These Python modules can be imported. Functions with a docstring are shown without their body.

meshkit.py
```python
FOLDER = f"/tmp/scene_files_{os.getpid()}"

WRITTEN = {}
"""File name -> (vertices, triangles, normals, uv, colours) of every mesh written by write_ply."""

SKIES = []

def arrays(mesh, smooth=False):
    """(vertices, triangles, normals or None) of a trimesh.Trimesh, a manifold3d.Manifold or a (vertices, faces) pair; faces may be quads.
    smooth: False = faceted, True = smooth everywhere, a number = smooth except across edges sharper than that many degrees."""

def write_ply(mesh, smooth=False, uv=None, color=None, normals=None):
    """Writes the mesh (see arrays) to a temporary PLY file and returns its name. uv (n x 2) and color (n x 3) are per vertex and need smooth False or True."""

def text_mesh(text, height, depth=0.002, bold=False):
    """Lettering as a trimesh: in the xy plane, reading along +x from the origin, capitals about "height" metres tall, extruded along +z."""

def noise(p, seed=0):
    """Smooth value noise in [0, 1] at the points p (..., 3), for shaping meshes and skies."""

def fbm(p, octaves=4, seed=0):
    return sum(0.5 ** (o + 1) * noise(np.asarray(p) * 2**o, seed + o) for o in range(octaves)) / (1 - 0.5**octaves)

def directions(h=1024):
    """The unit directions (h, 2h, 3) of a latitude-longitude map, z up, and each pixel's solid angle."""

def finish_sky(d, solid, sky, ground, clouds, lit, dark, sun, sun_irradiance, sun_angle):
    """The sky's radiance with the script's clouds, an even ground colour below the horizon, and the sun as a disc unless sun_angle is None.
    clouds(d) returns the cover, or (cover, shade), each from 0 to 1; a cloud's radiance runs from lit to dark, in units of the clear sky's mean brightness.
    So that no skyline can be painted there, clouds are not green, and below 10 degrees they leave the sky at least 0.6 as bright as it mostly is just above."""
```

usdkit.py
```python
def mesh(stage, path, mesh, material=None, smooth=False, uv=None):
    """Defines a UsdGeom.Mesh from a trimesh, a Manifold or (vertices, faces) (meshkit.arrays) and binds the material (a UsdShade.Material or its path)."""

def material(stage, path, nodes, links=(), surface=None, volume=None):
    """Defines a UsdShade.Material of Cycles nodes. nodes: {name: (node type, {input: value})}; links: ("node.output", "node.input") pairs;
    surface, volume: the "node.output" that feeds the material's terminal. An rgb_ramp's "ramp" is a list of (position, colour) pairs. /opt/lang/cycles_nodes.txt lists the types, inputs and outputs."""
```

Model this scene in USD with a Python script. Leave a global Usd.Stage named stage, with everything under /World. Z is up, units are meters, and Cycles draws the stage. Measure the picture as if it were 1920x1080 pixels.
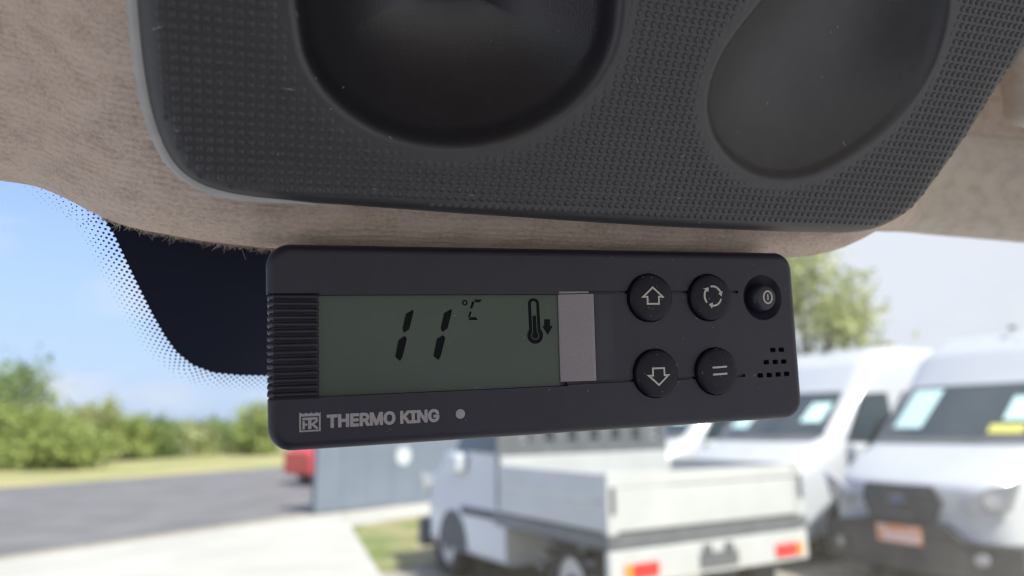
import math, random
import numpy as np, trimesh, manifold3d as m3, shapely, usdkit, meshkit
from shapely.geometry import Polygon, LineString, Point, box as sbox
from pxr import Usd, UsdGeom, UsdLux, UsdShade, Gf, Sdf, Vt

rng = np.random.default_rng(7)
stage = Usd.Stage.CreateInMemory()
UsdGeom.SetStageUpAxis(stage, 'Z'); UsdGeom.SetStageMetersPerUnit(stage, 1.0)
UsdGeom.Xform.Define(stage, '/World'); UsdGeom.Scope.Define(stage, '/World/Looks')

# ------------------------------------------------------------------ camera, sky, sun, exposure
F = 1370.0                                   # focal length in pixels of a 1920-wide picture
PITCH, ROLL, EYE = math.radians(10.5), math.radians(0.8), np.array([0, 0, 1.66])
r0, fw, u0 = np.array([1.0, 0, 0]), np.array([0, math.cos(PITCH), math.sin(PITCH)]), np.array([0, -math.sin(PITCH), math.cos(PITCH)])
RT, UP = math.cos(ROLL) * r0 - math.sin(ROLL) * u0, math.sin(ROLL) * r0 + math.cos(ROLL) * u0
EXPOSURE, FSTOP, FOCUS = 1.3, 9.2, 0.192
cam = UsdGeom.Camera.Define(stage, '/World/camera')
cam.CreateHorizontalApertureAttr(36.0); cam.CreateVerticalApertureAttr(20.25)
cam.CreateFocalLengthAttr(36.0 * F / 1920); cam.CreateFStopAttr(FSTOP); cam.CreateFocusDistanceAttr(FOCUS)
cam.CreateClippingRangeAttr(Gf.Vec2f(0.01, 5000)); cam.CreateExposureAttr(EXPOSURE)
M = np.eye(4); M[0, :3], M[1, :3], M[2, :3], M[3, :3] = RT, UP, -fw, EYE
cam.AddTransformOp().Set(Gf.Matrix4d(*M.ravel().tolist()))

SUN_AZ, SUN_EL, SUN_I, SKY_K = math.radians(140), math.radians(50), 0.75, 0.108     # azimuth clockwise from +y
sun_dir = np.array([math.sin(SUN_AZ) * math.cos(SUN_EL), math.cos(SUN_AZ) * math.cos(SUN_EL), math.sin(SUN_EL)])
sun = UsdLux.DistantLight.Define(stage, '/World/sun')
sun.CreateIntensityAttr(SUN_I); sun.CreateAngleAttr(3.0); sun.CreateColorAttr(Gf.Vec3f(1.0, 0.95, 0.87)); sun.CreateNormalizeAttr(True)
zx = sun_dir; xx = np.cross([0, 0, 1], zx); xx /= np.linalg.norm(xx); yx = np.cross(zx, xx)
S = np.eye(4); S[0, :3], S[1, :3], S[2, :3] = xx, yx, zx
sun.AddTransformOp().Set(Gf.Matrix4d(*S.ravel().tolist()))

dome = UsdLux.DomeLight.Define(stage, '/World/sky')
dome.GetPrim().SetCustomDataByKey('kind', 'structure')
dome.CreateIntensityAttr(1.0)
skym = usdkit.material(stage, '/World/Looks/sky', {
    'sky': ('sky_texture', {'sky_type': 'single_scattering', 'sun_disc': False, 'sun_elevation': SUN_EL, 'sun_rotation': SUN_AZ, 'altitude': 200.0, 'aerosol_density': 0.7}),
    'tc': ('texture_coordinate', {}),
    'mp': ('mapping', {'scale': (2.2, 2.2, 6.0), 'location': (2.95, 1.4, 0.55)}),
    'n': ('noise_texture', {'scale': 1.5, 'detail': 5.0, 'roughness': 0.55}),
    'sx': ('separate_xyz', {}),
    'ad': ('math', {'math_type': 'multiply_add', 'value2': 0.32, 'value3': 0.135}),
    'ad2': ('math', {'math_type': 'add'}),
    'rp': ('rgb_ramp', {'ramp': [(0, (0, 0, 0)), (0.46, (0, 0, 0)), (0.64, (0.85,) * 3), (0.75, (1, 1, 1)), (1, (1, 1, 1))]}),
    'hz': ('rgb_ramp', {'ramp': [(0, (.92,) * 3), (0.12, (.75,) * 3), (0.3, (.35,) * 3), (0.6, (0, 0, 0)), (1, (0, 0, 0))]}), 'hm': ('mix_color', {'b': (2.0, 2.5, 3.45)}),
    'mx': ('mix_color', {'b': (3.3, 3.4, 3.8)}),
    'tint': ('mix_color', {'blend_type': 'multiply', 'fac': 1.0, 'b': (0.70, 0.74, 1.0)}), 'bg': ('background_shader', {'strength': SKY_K})},
    [('tc.generated', 'mp.vector'), ('mp.vector', 'n.vector'), ('tc.generated', 'sx.vector'), ('sx.x', 'ad.value1'), ('n.fac', 'ad2.value1'), ('ad.value', 'ad2.value2'),
     ('ad2.value', 'rp.fac'), ('rp.color', 'mx.fac'), ('sky.color', 'tint.a'), ('sx.z', 'hz.fac'), ('hz.color', 'hm.fac'), ('tint.result', 'hm.a'), ('hm.result', 'mx.a'), ('mx.result', 'bg.color')], surface='bg.background')
UsdShade.MaterialBindingAPI.Apply(dome.GetPrim()).Bind(skym)

# ------------------------------------------------------------------ helpers
def eye_to_world(p):
    p = np.asarray(p, float)
    return EYE + p[..., :1] * RT + p[..., 1:2] * UP + p[..., 2:3] * fw
def ray(x, y):
    return np.array([(x - 960) / F, (540 - y) / F, 1.0])
def ground_at(x, y, z=0.0):
    d = eye_to_world(ray(x, y)) - EYE
    return EYE + d * ((z - EYE[2]) / d[2])
used = {}
def path(name, parent=None):
    base = (str(parent.GetPath()) if parent else '/World') + '/' + name
    k = used.get(base, -1) + 1; used[base] = k
    return base if k == 0 else f'{base}_{k:03d}'
def tag(prim, label=None, cat=None, group=None, kind=None):
    for k, v in (('label', label), ('category', cat), ('group', group), ('kind', kind)):
        if v: prim.SetCustomDataByKey(k, v)
    return prim
def thing(name, label, cat, loc=(0, 0, 0), rz=0.0, group=None):
    x = UsdGeom.Xform.Define(stage, path(name)); x.AddTranslateOp().Set(Gf.Vec3d(*map(float, loc))); x.AddRotateZOp().Set(math.degrees(rz))
    return tag(x.GetPrim(), label, cat, group)
def obj(name, mesh, mat, parent=None, smooth=False, uv=None, **kw):
    return tag(usdkit.mesh(stage, path(name, parent), mesh, mat, smooth, uv).GetPrim(), **kw)
def copy_of(root, name, label, loc, rz, cat, group):
    r = thing(name, label, cat, loc, rz, group)
    r.GetReferences().AddInternalReference(root.GetPath()); r.SetInstanceable(True)
    return r
def cat_(ms): return trimesh.util.concatenate([trimesh.Trimesh(*meshkit.arrays(m)[:2], process=False) for m in ms])
def bx(x0, x1, y0, y1, z0, z1):
    m = trimesh.creation.box((x1 - x0, y1 - y0, z1 - z0)); m.apply_translation(((x0 + x1) / 2, (y0 + y1) / 2, (z0 + z1) / 2)); return m
def rbox(x0, x1, y0, y1, z0, z1, r):
    s = m3.Manifold.sphere(r, 12)
    return m3.Manifold.batch_hull([s.translate((x, y, z)) for x in (x0 + r, x1 - r) for y in (y0 + r, y1 - r) for z in (z0 + r, z1 - r)])
def ext(poly, z0, z1):
    ps = [g for g in getattr(poly, 'geoms', [poly]) if g.area > 0]
    ms = [trimesh.creation.extrude_polygon(g, z1 - z0, engine='earcut') for g in ps]
    m = trimesh.util.concatenate(ms); m.apply_translation((0, 0, z0)); return m
def man(mesh):
    mesh = mesh.copy(); mesh.merge_vertices()
    return m3.Manifold(m3.Mesh(mesh.vertices.astype(np.float32), mesh.faces.astype(np.uint32)))
def tm(m): return trimesh.Trimesh(*meshkit.arrays(m)[:2], process=False)
def tube(a, b, r, n=12):
    return trimesh.creation.cylinder(r, segment=np.array([a, b], float), sections=n)

def mat(name, color, rough=0.5, spec=0.5, var=0.0, scale=60.0, bump=0.0, bscale=None, dist=0.001, metal=0.0, coat=0.0, sheen=0.0, color2=None, tint=(1, 1, 1), rvar=0.0):
    nodes = {'tc': ('texture_coordinate', {}), 'n': ('noise_texture', {'scale': float(scale), 'detail': 4.0}),
             'p': ('principled_bsdf', {'base_color': color, 'roughness': rough, 'specular_ior_level': spec, 'metallic': metal, 'coat_weight': coat, 'sheen_weight': sheen, 'specular_tint': tint})}
    links = [('tc.object', 'n.vector')]
    if var or color2:
        c2 = color2 or tuple(c * (1 + var) for c in color); c1 = color if color2 else tuple(c * (1 - var) for c in color)
        nodes['r'] = ('rgb_ramp', {'ramp': [(0.0, c1), (0.38, c1), (0.62, c2), (1.0, c2)]}); links += [('n.fac', 'r.fac'), ('r.color', 'p.base_color')]
    if bump:
        nodes['n2'] = ('noise_texture', {'scale': float(bscale or scale), 'detail': 3.0})
        nodes['b'] = ('bump', {'strength': bump, 'distance': dist}); links += [('tc.object', 'n2.vector'), ('n2.fac', 'b.height'), ('b.normal', 'p.normal')]
    if rvar:
        nodes['n3'] = ('noise_texture', {'scale': 38.0, 'detail': 6.0, 'roughness': 0.7, 'distortion': 0.6}); nodes['rm'] = ('math', {'math_type': 'multiply_add', 'value2': 2 * rvar, 'value3': rough - rvar})
        links += [('tc.object', 'n3.vector'), ('n3.fac', 'rm.value1'), ('rm.value', 'p.roughness')]
    return usdkit.material(stage, '/World/Looks/' + name, nodes, links, surface='p.BSDF')

# ------------------------------------------------------------------ ground and setting
M_field = mat('field', (0.40, 0.36, 0.18), 0.9, 0.2, scale=0.35, color2=(0.28, 0.30, 0.13), bump=0.6, bscale=8, dist=0.05)
M_asph = mat('asphalt', (0.172, 0.168, 0.170), 0.85, 0.3, var=0.12, scale=0.8, bump=0.3, bscale=150, dist=0.004)
M_conc = mat('concrete', (0.46, 0.45, 0.41), 0.85, 0.3, var=0.06, scale=0.9, bump=0.2, bscale=60, dist=0.003)
M_lawn = mat('lawn', (0.15, 0.20, 0.05), 0.9, 0.2, scale=1.3, color2=(0.36, 0.31, 0.18), bump=0.5, bscale=40, dist=0.03)
M_grav = mat('gravel', (0.36, 0.33, 0.26), 0.9, 0.2, var=0.2, scale=6, bump=0.8, bscale=45, dist=0.02)
M_hill = mat('hill', (0.10, 0.14, 0.06), 0.9, 0.2, scale=0.02, color2=(0.22, 0.24, 0.10))

def sheet(name, pts, z, m, **kw):
    p = Polygon([tuple(q[:2]) for q in pts]).buffer(0)
    return obj(name, ext(p, z - 0.003, z), m, kind='structure', **kw)
R = 900.0
obj('ground', bx(-R, R, -R, R, -0.2, 0.0), M_field, kind='structure')
ga = [ground_at(*q) for q in ((0, 915), (560, 873))]
dr = ga[1] - ga[0]; dr /= np.linalg.norm(dr)
gb = [ground_at(*q) for q in ((120, 1028), (600, 960))]
db = gb[1] - gb[0]; db /= np.linalg.norm(db)
sheet('road', [ga[0] - dr * 60, ga[0] + dr * 120, gb[0] + db * 120, gb[0] - db * 30], 0.004, M_asph)
sheet('gravel_yard', [gb[0] - db * 30, gb[0] + db * 60, gb[0] + db * 60 + np.array([40, -30, 0]), np.array([20, -25, 0]), np.array([-20, -25, 0])], 0.004, M_grav)
M_bounce = mat('bounce_concrete', (0.34, 0.345, 0.36), 0.85, 0.3, var=0.05, scale=0.7)
sheet('bounce_apron', [(-14, 0.9), (14, 0.9), (14, -16), (-14, -16)], 0.008, M_bounce)  # unseen ground sheet, added in neutral grey to cool the bounce light
cp = [ground_at(*q) for q in ((640, 962), (660, 990), (715, 1078), (790, 1180), (-500, 1180), (-700, 1060))]
cl = gb[0] - db * 14
sheet('concrete_pad', [cp[0], cp[1], cp[2], cp[3], np.array([-1.2, 1.0, 0]), np.array([-12, 1.0, 0]), cl - np.array([0, 0.02, 0])], 0.012, M_conc)
sheet('pavement', [ground_at(*q) for q in ((645, 963), (900, 925), (900, 950), (657, 987))], 0.010, M_conc)
sheet('lawn', [ground_at(*q) for q in ((658, 989), (900, 952), (980, 1050), (760, 1066), (712, 1076))], 0.016, M_lawn)
hv, n = [], 160
for i in range(n):
    a = 2 * math.pi * i / n
    h = 3.0 + 5.5 * meshkit.fbm(np.array([[math.cos(a) * 3, math.sin(a) * 3, 0.5]]), 4, 3)[0]
    for rr, hh in ((420, -1), (560, h), (800, h * 1.15)): hv.append((rr * math.cos(a), rr * math.sin(a), hh))
hf = []
for i in range(n):
    j = (i + 1) % n
    for k in range(2): hf.append((3 * i + k, 3 * i + k + 1, 3 * j + k + 1, 3 * j + k))
obj('hills', (hv, hf), M_hill, smooth=True, kind='structure')

# ------------------------------------------------------------------ trees and bushes
def leaf_mat(name, c):
    return usdkit.material(stage, '/World/Looks/' + name, {
        'tc': ('texture_coordinate', {}), 'n': ('noise_texture', {'scale': 1.4, 'detail': 3.0}),
        'r': ('rgb_ramp', {'ramp': [(0, tuple(x * 0.6 for x in c)), (0.4, c), (0.7, tuple(x * 1.5 for x in c)), (1, tuple(x * 1.6 for x in c))]}),
        'p': ('principled_bsdf', {'roughness': 0.6, 'specular_ior_level': 0.3}), 't': ('translucent_bsdf', {}), 'm': ('mix_closure', {'fac': 0.35})},
        [('tc.object', 'n.vector'), ('n.fac', 'r.fac'), ('r.color', 'p.base_color'), ('r.color', 't.color'), ('p.BSDF', 'm.closure1'), ('t.BSDF', 'm.closure2')], surface='m.closure')
M_leaf = [leaf_mat('leaf_mid', (0.27, 0.32, 0.10)), leaf_mat('leaf_dark', (0.18, 0.24, 0.085)), leaf_mat('leaf_pale', (0.33, 0.36, 0.17))]
M_bark = mat('bark', (0.12, 0.09, 0.06), 0.9, 0.2, var=0.3, scale=9)
def plant(name, label, cat, pos, h, w, m, seed, dens=1.0, crown0=0.05, leaf=0.16, group=None):
    g = np.random.default_rng(seed)
    t = thing(name, label, cat, (pos[0], pos[1], 0), group=group)
    limbs, tips = [], []
    for k in range(9):
        a, b = g.uniform(0, 6.28), g.uniform(0.15, 0.48)
        p0 = np.array([0, 0, h * g.uniform(0.06, max(0.1, crown0 + 0.15))]); p1 = np.array([math.cos(a) * w * b, math.sin(a) * w * b, h * g.uniform(crown0 + 0.3, 0.92)])
        limbs.append(trimesh.util.concatenate([tube(p0, (p0 + p1) / 2 + [0, 0, h * .03], 0.022 * h * .5, 6), tube((p0 + p1) / 2 + [0, 0, h * .03], p1, 0.012 * h * .5, 6)])); tips.append(p1)
    tr = trimesh.creation.cone(0.03 * h, h * 0.85, sections=10)
    obj('trunk', trimesh.util.concatenate([tr] + limbs), M_bark, t)
    nc = int(26 * dens); cl = []
    for k in range(nc):
        z = g.uniform(crown0, 1); rad = w / 2 * math.sqrt(max(0.05, 1 - ((z - 0.42) / 0.62) ** 2)) * g.uniform(0.35, 1.0); a = g.uniform(0, 6.28)
        cl.append((np.array([rad * math.cos(a), rad * math.sin(a), z * h]), g.uniform(0.10, 0.24) * w))
    cl += [(p, 0.16 * w) for p in tips]
    P = np.vstack([c + g.normal(0, 1, (int(95 * dens) + 20, 3)) * r * [0.55, 0.55, 0.5] for c, r in cl]); P = P[P[:, 2] > 0.05]
    k = len(P); d1 = g.normal(0, 1, (k, 3)); d1 /= np.linalg.norm(d1, axis=1)[:, None]; d2 = np.cross(d1, g.normal(0, 1, (k, 3))); d2 /= np.linalg.norm(d2, axis=1)[:, None]
    s = leaf * g.uniform(0.6, 1.3, (k, 1))
    V = np.stack([P - d1 * s, P + d2 * s * .5, P + d1 * s, P - d2 * s * .5], 1).reshape(-1, 3)
    Q = np.arange(4 * k).reshape(-1, 4)
    obj('crown', (V, Q), m, t)
    return t
HOR = lambda x: 540 + F * math.tan(PITCH) - (x - 960) * math.tan(ROLL)
def plant_px(x, ytop, dist, w, *a, **k):
    name, label, cat, mi, seed = a
    p = np.array([(x - 960) / F * dist, dist * 0.985, 0]); h = EYE[2] + (HOR(x) - ytop) / F * dist
    return plant(name, label, cat, p, h, w, M_leaf[mi], seed, **k)
G = 'bushes along the far side of the road'
for i, (x, y, d, w, mi, lab) in enumerate([
    (4, 690, 27, 4.4, 1, 'tall dark green tree at the left edge of the photo behind the road'),
    (-190, 700, 30, 4.5, 1, 'dark green tree beyond the left edge of the frame'),
    (55, 770, 26, 2.6, 0, 'mid green bush just right of the tall dark tree'),
    (112, 772, 25, 3.0, 0, 'rounded bright green bush with a pointed top left of the frit patch'),
    (165, 800, 24, 2.6, 0, 'low wide green bush under the airy sapling'),
    (205, 745, 29, 1.9, 2, 'thin airy pale sapling rising above the hedge'),
    (250, 792, 30, 2.6, 0, 'green bush right of the airy sapling'),
    (305, 795, 32, 2.8, 1, 'darker green bush in the middle of the hedge'),
    (355, 803, 33, 3.0, 2, 'pale green bush half way along the hedge'),
    (405, 800, 36, 2.6, 1, 'small dark bush near the right end of the hedge'),
    (450, 815, 38, 2.6, 2, 'low pale bush in front of the distant field'),
    (505, 765, 34, 2.8, 0, 'bright green bush beside the left end of the controller'),
    (560, 780, 36, 3.0, 0, 'green bush behind the lower left corner of the controller')]):
    plant_px(x, y, d * 1.35, w * 1.3, 'tree' if i < 2 else 'bush', lab, 'tree' if i < 2 else 'bush', mi, 100 + i, dens=0.8 if mi < 2 else 0.55, leaf=0.15)
plant_px(1500, 430, 24, 4.4, 'tree', 'tall loose tree behind the vans at the right end of the controller', 'tree', 2, 301, dens=0.85, crown0=0.3, leaf=0.15)
plant_px(1180, 560, 34, 6, 'tree', 'broad tree hidden behind the controller above the flatbed truck', 'tree', 0, 302, crown0=0.25)

# ------------------------------------------------------------------ vehicles
M_white = mat('white_paint', (0.51, 0.53, 0.56), 0.28, 0.5, var=0.02, scale=2, coat=0.4)
M_cream = mat('cream_paint', (0.46, 0.475, 0.47), 0.45, 0.5, var=0.04, scale=3)
M_red = mat('red_paint', (0.62, 0.035, 0.04), 0.3, 0.5, coat=0.4)
M_blk = mat('black_plastic', (0.055, 0.058, 0.065), 0.6, 0.4, var=0.1, scale=8)
M_tyre = mat('tyre', (0.03, 0.03, 0.032), 0.85, 0.3)
M_rim = mat('steel_rim', (0.42, 0.43, 0.45), 0.4, 0.5, metal=0.6)
M_glass = mat('dark_glass', (0.035, 0.055, 0.07), 0.06, 0.6)
M_lens = mat('headlight_lens', (0.34, 0.35, 0.37), 0.12, 0.7)
M_chrome = mat('chrome', (0.75, 0.76, 0.78), 0.15, 0.5, metal=1.0)
M_blue = mat('badge_blue', (0.08, 0.12, 0.30), 0.3)
M_plate = mat('orange_plate', (0.75, 0.25, 0.08), 0.5, color2=(0.80, 0.62, 0.52), scale=14)
M_pink = mat('plate_pale', (0.80, 0.55, 0.50), 0.5)
M_paper = mat('paper', (0.58, 0.80, 0.78), 0.6, var=0.03)
M_yell = mat('yellow_cloth', (0.65, 0.62, 0.16), 0.7)
M_tail = mat('tail_red', (0.75, 0.03, 0.03), 0.2, 0.6)
M_amber = mat('tail_amber', (0.85, 0.28, 0.04), 0.2, 0.6)
M_dgrey = mat('dark_steel', (0.12, 0.13, 0.14), 0.5, 0.4, var=0.1, scale=5)
M_box = mat('blue_grey_steel', (0.15, 0.18, 0.225), 0.5, 0.4, var=0.05, scale=1.5)

def loft_body(st, tumble=0.10, warp_k=0.24, rt=0.24, zt=1.3):
    st = np.array(st, float)                       # distance behind the nose, half width, top, bottom
    def at(xb): return [np.interp(xb, st[:, 0], st[:, k]) for k in (1, 2, 3)]
    def k_(z): return 1 - tumble * np.clip((z - zt) / 1.2, 0, 1.2) ** 1.3
    def warp(v):
        v = np.array(v, float); fade = np.clip((2.6 - v[:, 0]) / 1.8, 0, 1)
        out = v.copy(); out[:, 0] = -(v[:, 0] + warp_k * np.abs(v[:, 1]) ** 2.4 * fade); return out
    def ring(xb):
        w, t, b = at(xb); r = min(rt, (t - b) * 0.45, w * .5); rb = 0.08; q = []
        for cy, cz, rr, a0 in ((w - r, t - r, r, 0), (-(w - r), t - r, r, 90), (-(w - rb), b + rb, rb, 180), (w - rb, b + rb, rb, 270)):
            for a in np.linspace(a0, a0 + 90, 7): q.append((cy + rr * math.cos(math.radians(a)), cz + rr * math.sin(math.radians(a))))
        q = np.array(q); dense = []
        for i in range(len(q)):
            a, c = q[i], q[(i + 1) % len(q)]; m = max(1, int(np.linalg.norm(c - a) / 0.15))
            dense.append((i, m))
        return q
    def resample(q, n=72):
        # fixed count per side so that rings match
        q = np.vstack([q, q[:1]]); out = []
        for i in range(len(q) - 1):
            m = 6 if i % 7 == 6 else 1
            for s in range(m): out.append(q[i] + (q[i + 1] - q[i]) * s / m)
        return np.array(out)
    xs = np.unique(np.concatenate([st[:, 0], np.arange(st[0, 0], min(st[-1, 0], 3.0), 0.12), [st[-1, 0]]]))
    V, n = [], None
    for x in xs:
        q = resample(ring(x)); n = len(q); kz = k_(q[:, 1]); V.append(np.c_[np.full(n, x), q[:, 0] * kz, q[:, 1]])
    V = np.vstack(V); Fc = []
    for i in range(len(xs) - 1):
        for j in range(n): Fc += [(i * n + j, i * n + (j + 1) % n, (i + 1) * n + (j + 1) % n), (i * n + j, (i + 1) * n + (j + 1) % n, (i + 1) * n + j)]
    c0 = len(V); V = np.vstack([V, V[:n].mean(0), V[-n:].mean(0)])
    for j in range(n): Fc += [(c0, (j + 1) % n, j), (c0 + 1, (len(xs) - 1) * n + j, (len(xs) - 1) * n + (j + 1) % n)]
    body = trimesh.Trimesh(warp(V), Fc, process=False); body.fix_normals()
    def top_patch(x0, x1, hw0, hw1, off=0.012, th=0.004, rc=0.0):
        N, K = 10, 20; P = []
        for i in range(N + 1):
            s = i / N; x = x0 + (x1 - x0) * s; w, t, b = at(x); hw = hw0 + (hw1 - hw0) * s
            for j in range(K + 1):
                y = hw * (2 * j / K - 1); k = k_(t); y0 = abs(y) / k; e = max(0, y0 - (w - rt)); z = t - rt + math.sqrt(max(0, rt * rt - e * e))
                P.append((x - off * .7, y, z + off * .7))
        P = np.array(P); Q = [(i * (K + 1) + j, i * (K + 1) + j + 1, (i + 1) * (K + 1) + j + 1, (i + 1) * (K + 1) + j) for i in range(N) for j in range(K)]
        m = trimesh.Trimesh(warp(P), [f for q in Q for f in ((q[0], q[1], q[2]), (q[0], q[2], q[3]))], process=False); return m
    def side_panel(poly, side, off=0.008, th=0.012):
        m = ext(Polygon(poly), 0, th).subdivide().subdivide(); v = m.vertices.copy(); out = np.zeros_like(v)
        for i, (x, z, d) in enumerate(v):
            w = at(x)[0] * k_(z); out[i] = (x, side * (w + off - th + d), z)
        return trimesh.Trimesh(warp(out), m.faces[:, ::side], process=False)
    def front_panel(poly, x, th=0.05):
        m = ext(Polygon(poly), 0, th).subdivide().subdivide(); v = m.vertices
        return trimesh.Trimesh(warp(np.c_[x - v[:, 2], v[:, 0], v[:, 1]]), m.faces, process=False)
    return body, top_patch, side_panel, front_panel, warp

def wheel(t, x, y, r=0.34, w=0.22):
    o = 1 if y > 0 else -1
    p = trimesh.creation.annulus(r * .62, r, w, sections=28); p.apply_transform(trimesh.transformations.rotation_matrix(math.pi / 2, (1, 0, 0))); p.apply_translation((x, y, r))
    ty = obj('wheel', p, M_tyre, t, smooth=30)
    q = trimesh.creation.cylinder(r * .62, w * .7, sections=24); q.apply_transform(trimesh.transformations.rotation_matrix(math.pi / 2, (1, 0, 0))); q.apply_translation((x, y + o * .01, r))
    obj('rim', q, M_rim, ty, smooth=30)
    h = trimesh.creation.cylinder(r * .2, w * .9, sections=16); h.apply_transform(trimesh.transformations.rotation_matrix(math.pi / 2, (1, 0, 0))); h.apply_translation((x, y + o * .01, r))
    obj('hub', h, M_blk, ty, smooth=30)

def cab_parts(t, tp, sp, fp, warp, roofline=True):
    obj('windscreen', tp(0.86, 1.56, 0.86, 0.76), M_glass, t, smooth=True)
    cw = tp(0.74, 0.85, 0.80, 0.84); obj('wiper_cowl', cw, M_dgrey, t, smooth=True)
    obj('grille', fp([(-.33, 1.03), (.33, 1.03), (.40, .90), (.32, .70), (-.32, .70), (-.40, .90)], 0.0), M_blk, t)
    e = Point(0, .88).buffer(1.0, 24); e = shapely.affinity.scale(e, .10, .062, origin=(0, .88))
    b = obj('badge', fp(list(e.exterior.coords), -0.03, .03), M_chrome, t); e2 = shapely.affinity.scale(e, .55, .4)
    obj('badge_field', fp(list(e2.exterior.coords), -0.055, .012), M_blue, b)
    for k in range(3): obj('grille_bar', fp([(-.31, .75 + .1 * k), (.31, .75 + .1 * k), (.31, .765 + .1 * k), (-.31, .765 + .1 * k)], -0.03, .02), M_dgrey, t)
    for s in (-1, 1):
        hl = obj('headlight', fp([(s * .54, .90), (s * .62, .80), (s * .90, .84), (s * .985, 1.10), (s * .80, 1.04)][::s], 0.02, .06), M_lens, t)
        p = Point(s * .80, .92).buffer(.065, 12); obj('reflector', fp(list(p.exterior.coords), -0.035, .012), M_chrome, hl)
        p = Point(s * .70, .42).buffer(.05, 12); obj('fog_light', fp(list(p.exterior.coords), -0.09, .03), M_lens, t)
        obj('side_window', sp([(1.04, 1.38), (1.62, 1.98), (2.22, 2.0), (2.22, 1.36)], s), M_glass, t)
        obj('door_trim', sp([(1.2, .72), (2.25, .72), (2.25, .80), (1.2, .80)], s, .012, .02), M_blk, t)
        mir = tm(rbox(-1.55, -1.25, s * 1.07 - .07, s * 1.07 + .07, 1.14, 1.36, .05)); obj('mirror', mir, M_white, t, smooth=40)
        arch = sp([(.95 + .42 * math.cos(a), .34 + .40 * math.sin(a)) for a in np.linspace(0.0, math.pi, 14)], s, .006, .02); obj('wheel_arch', arch, M_blk, t)
    fb = [(y, z) for y, z in ((-.97, .24), (.97, .24), (.97, .54), (.55, .56), (.40, .695), (-.40, .695), (-.55, .66), (-.97, .60))]
    obj('bumper', fp(fb, 0.12, .2), M_blk, t)
    for x, y in ((-.95, .86), (-.95, -.86)): wheel(t, x, y)

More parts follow.
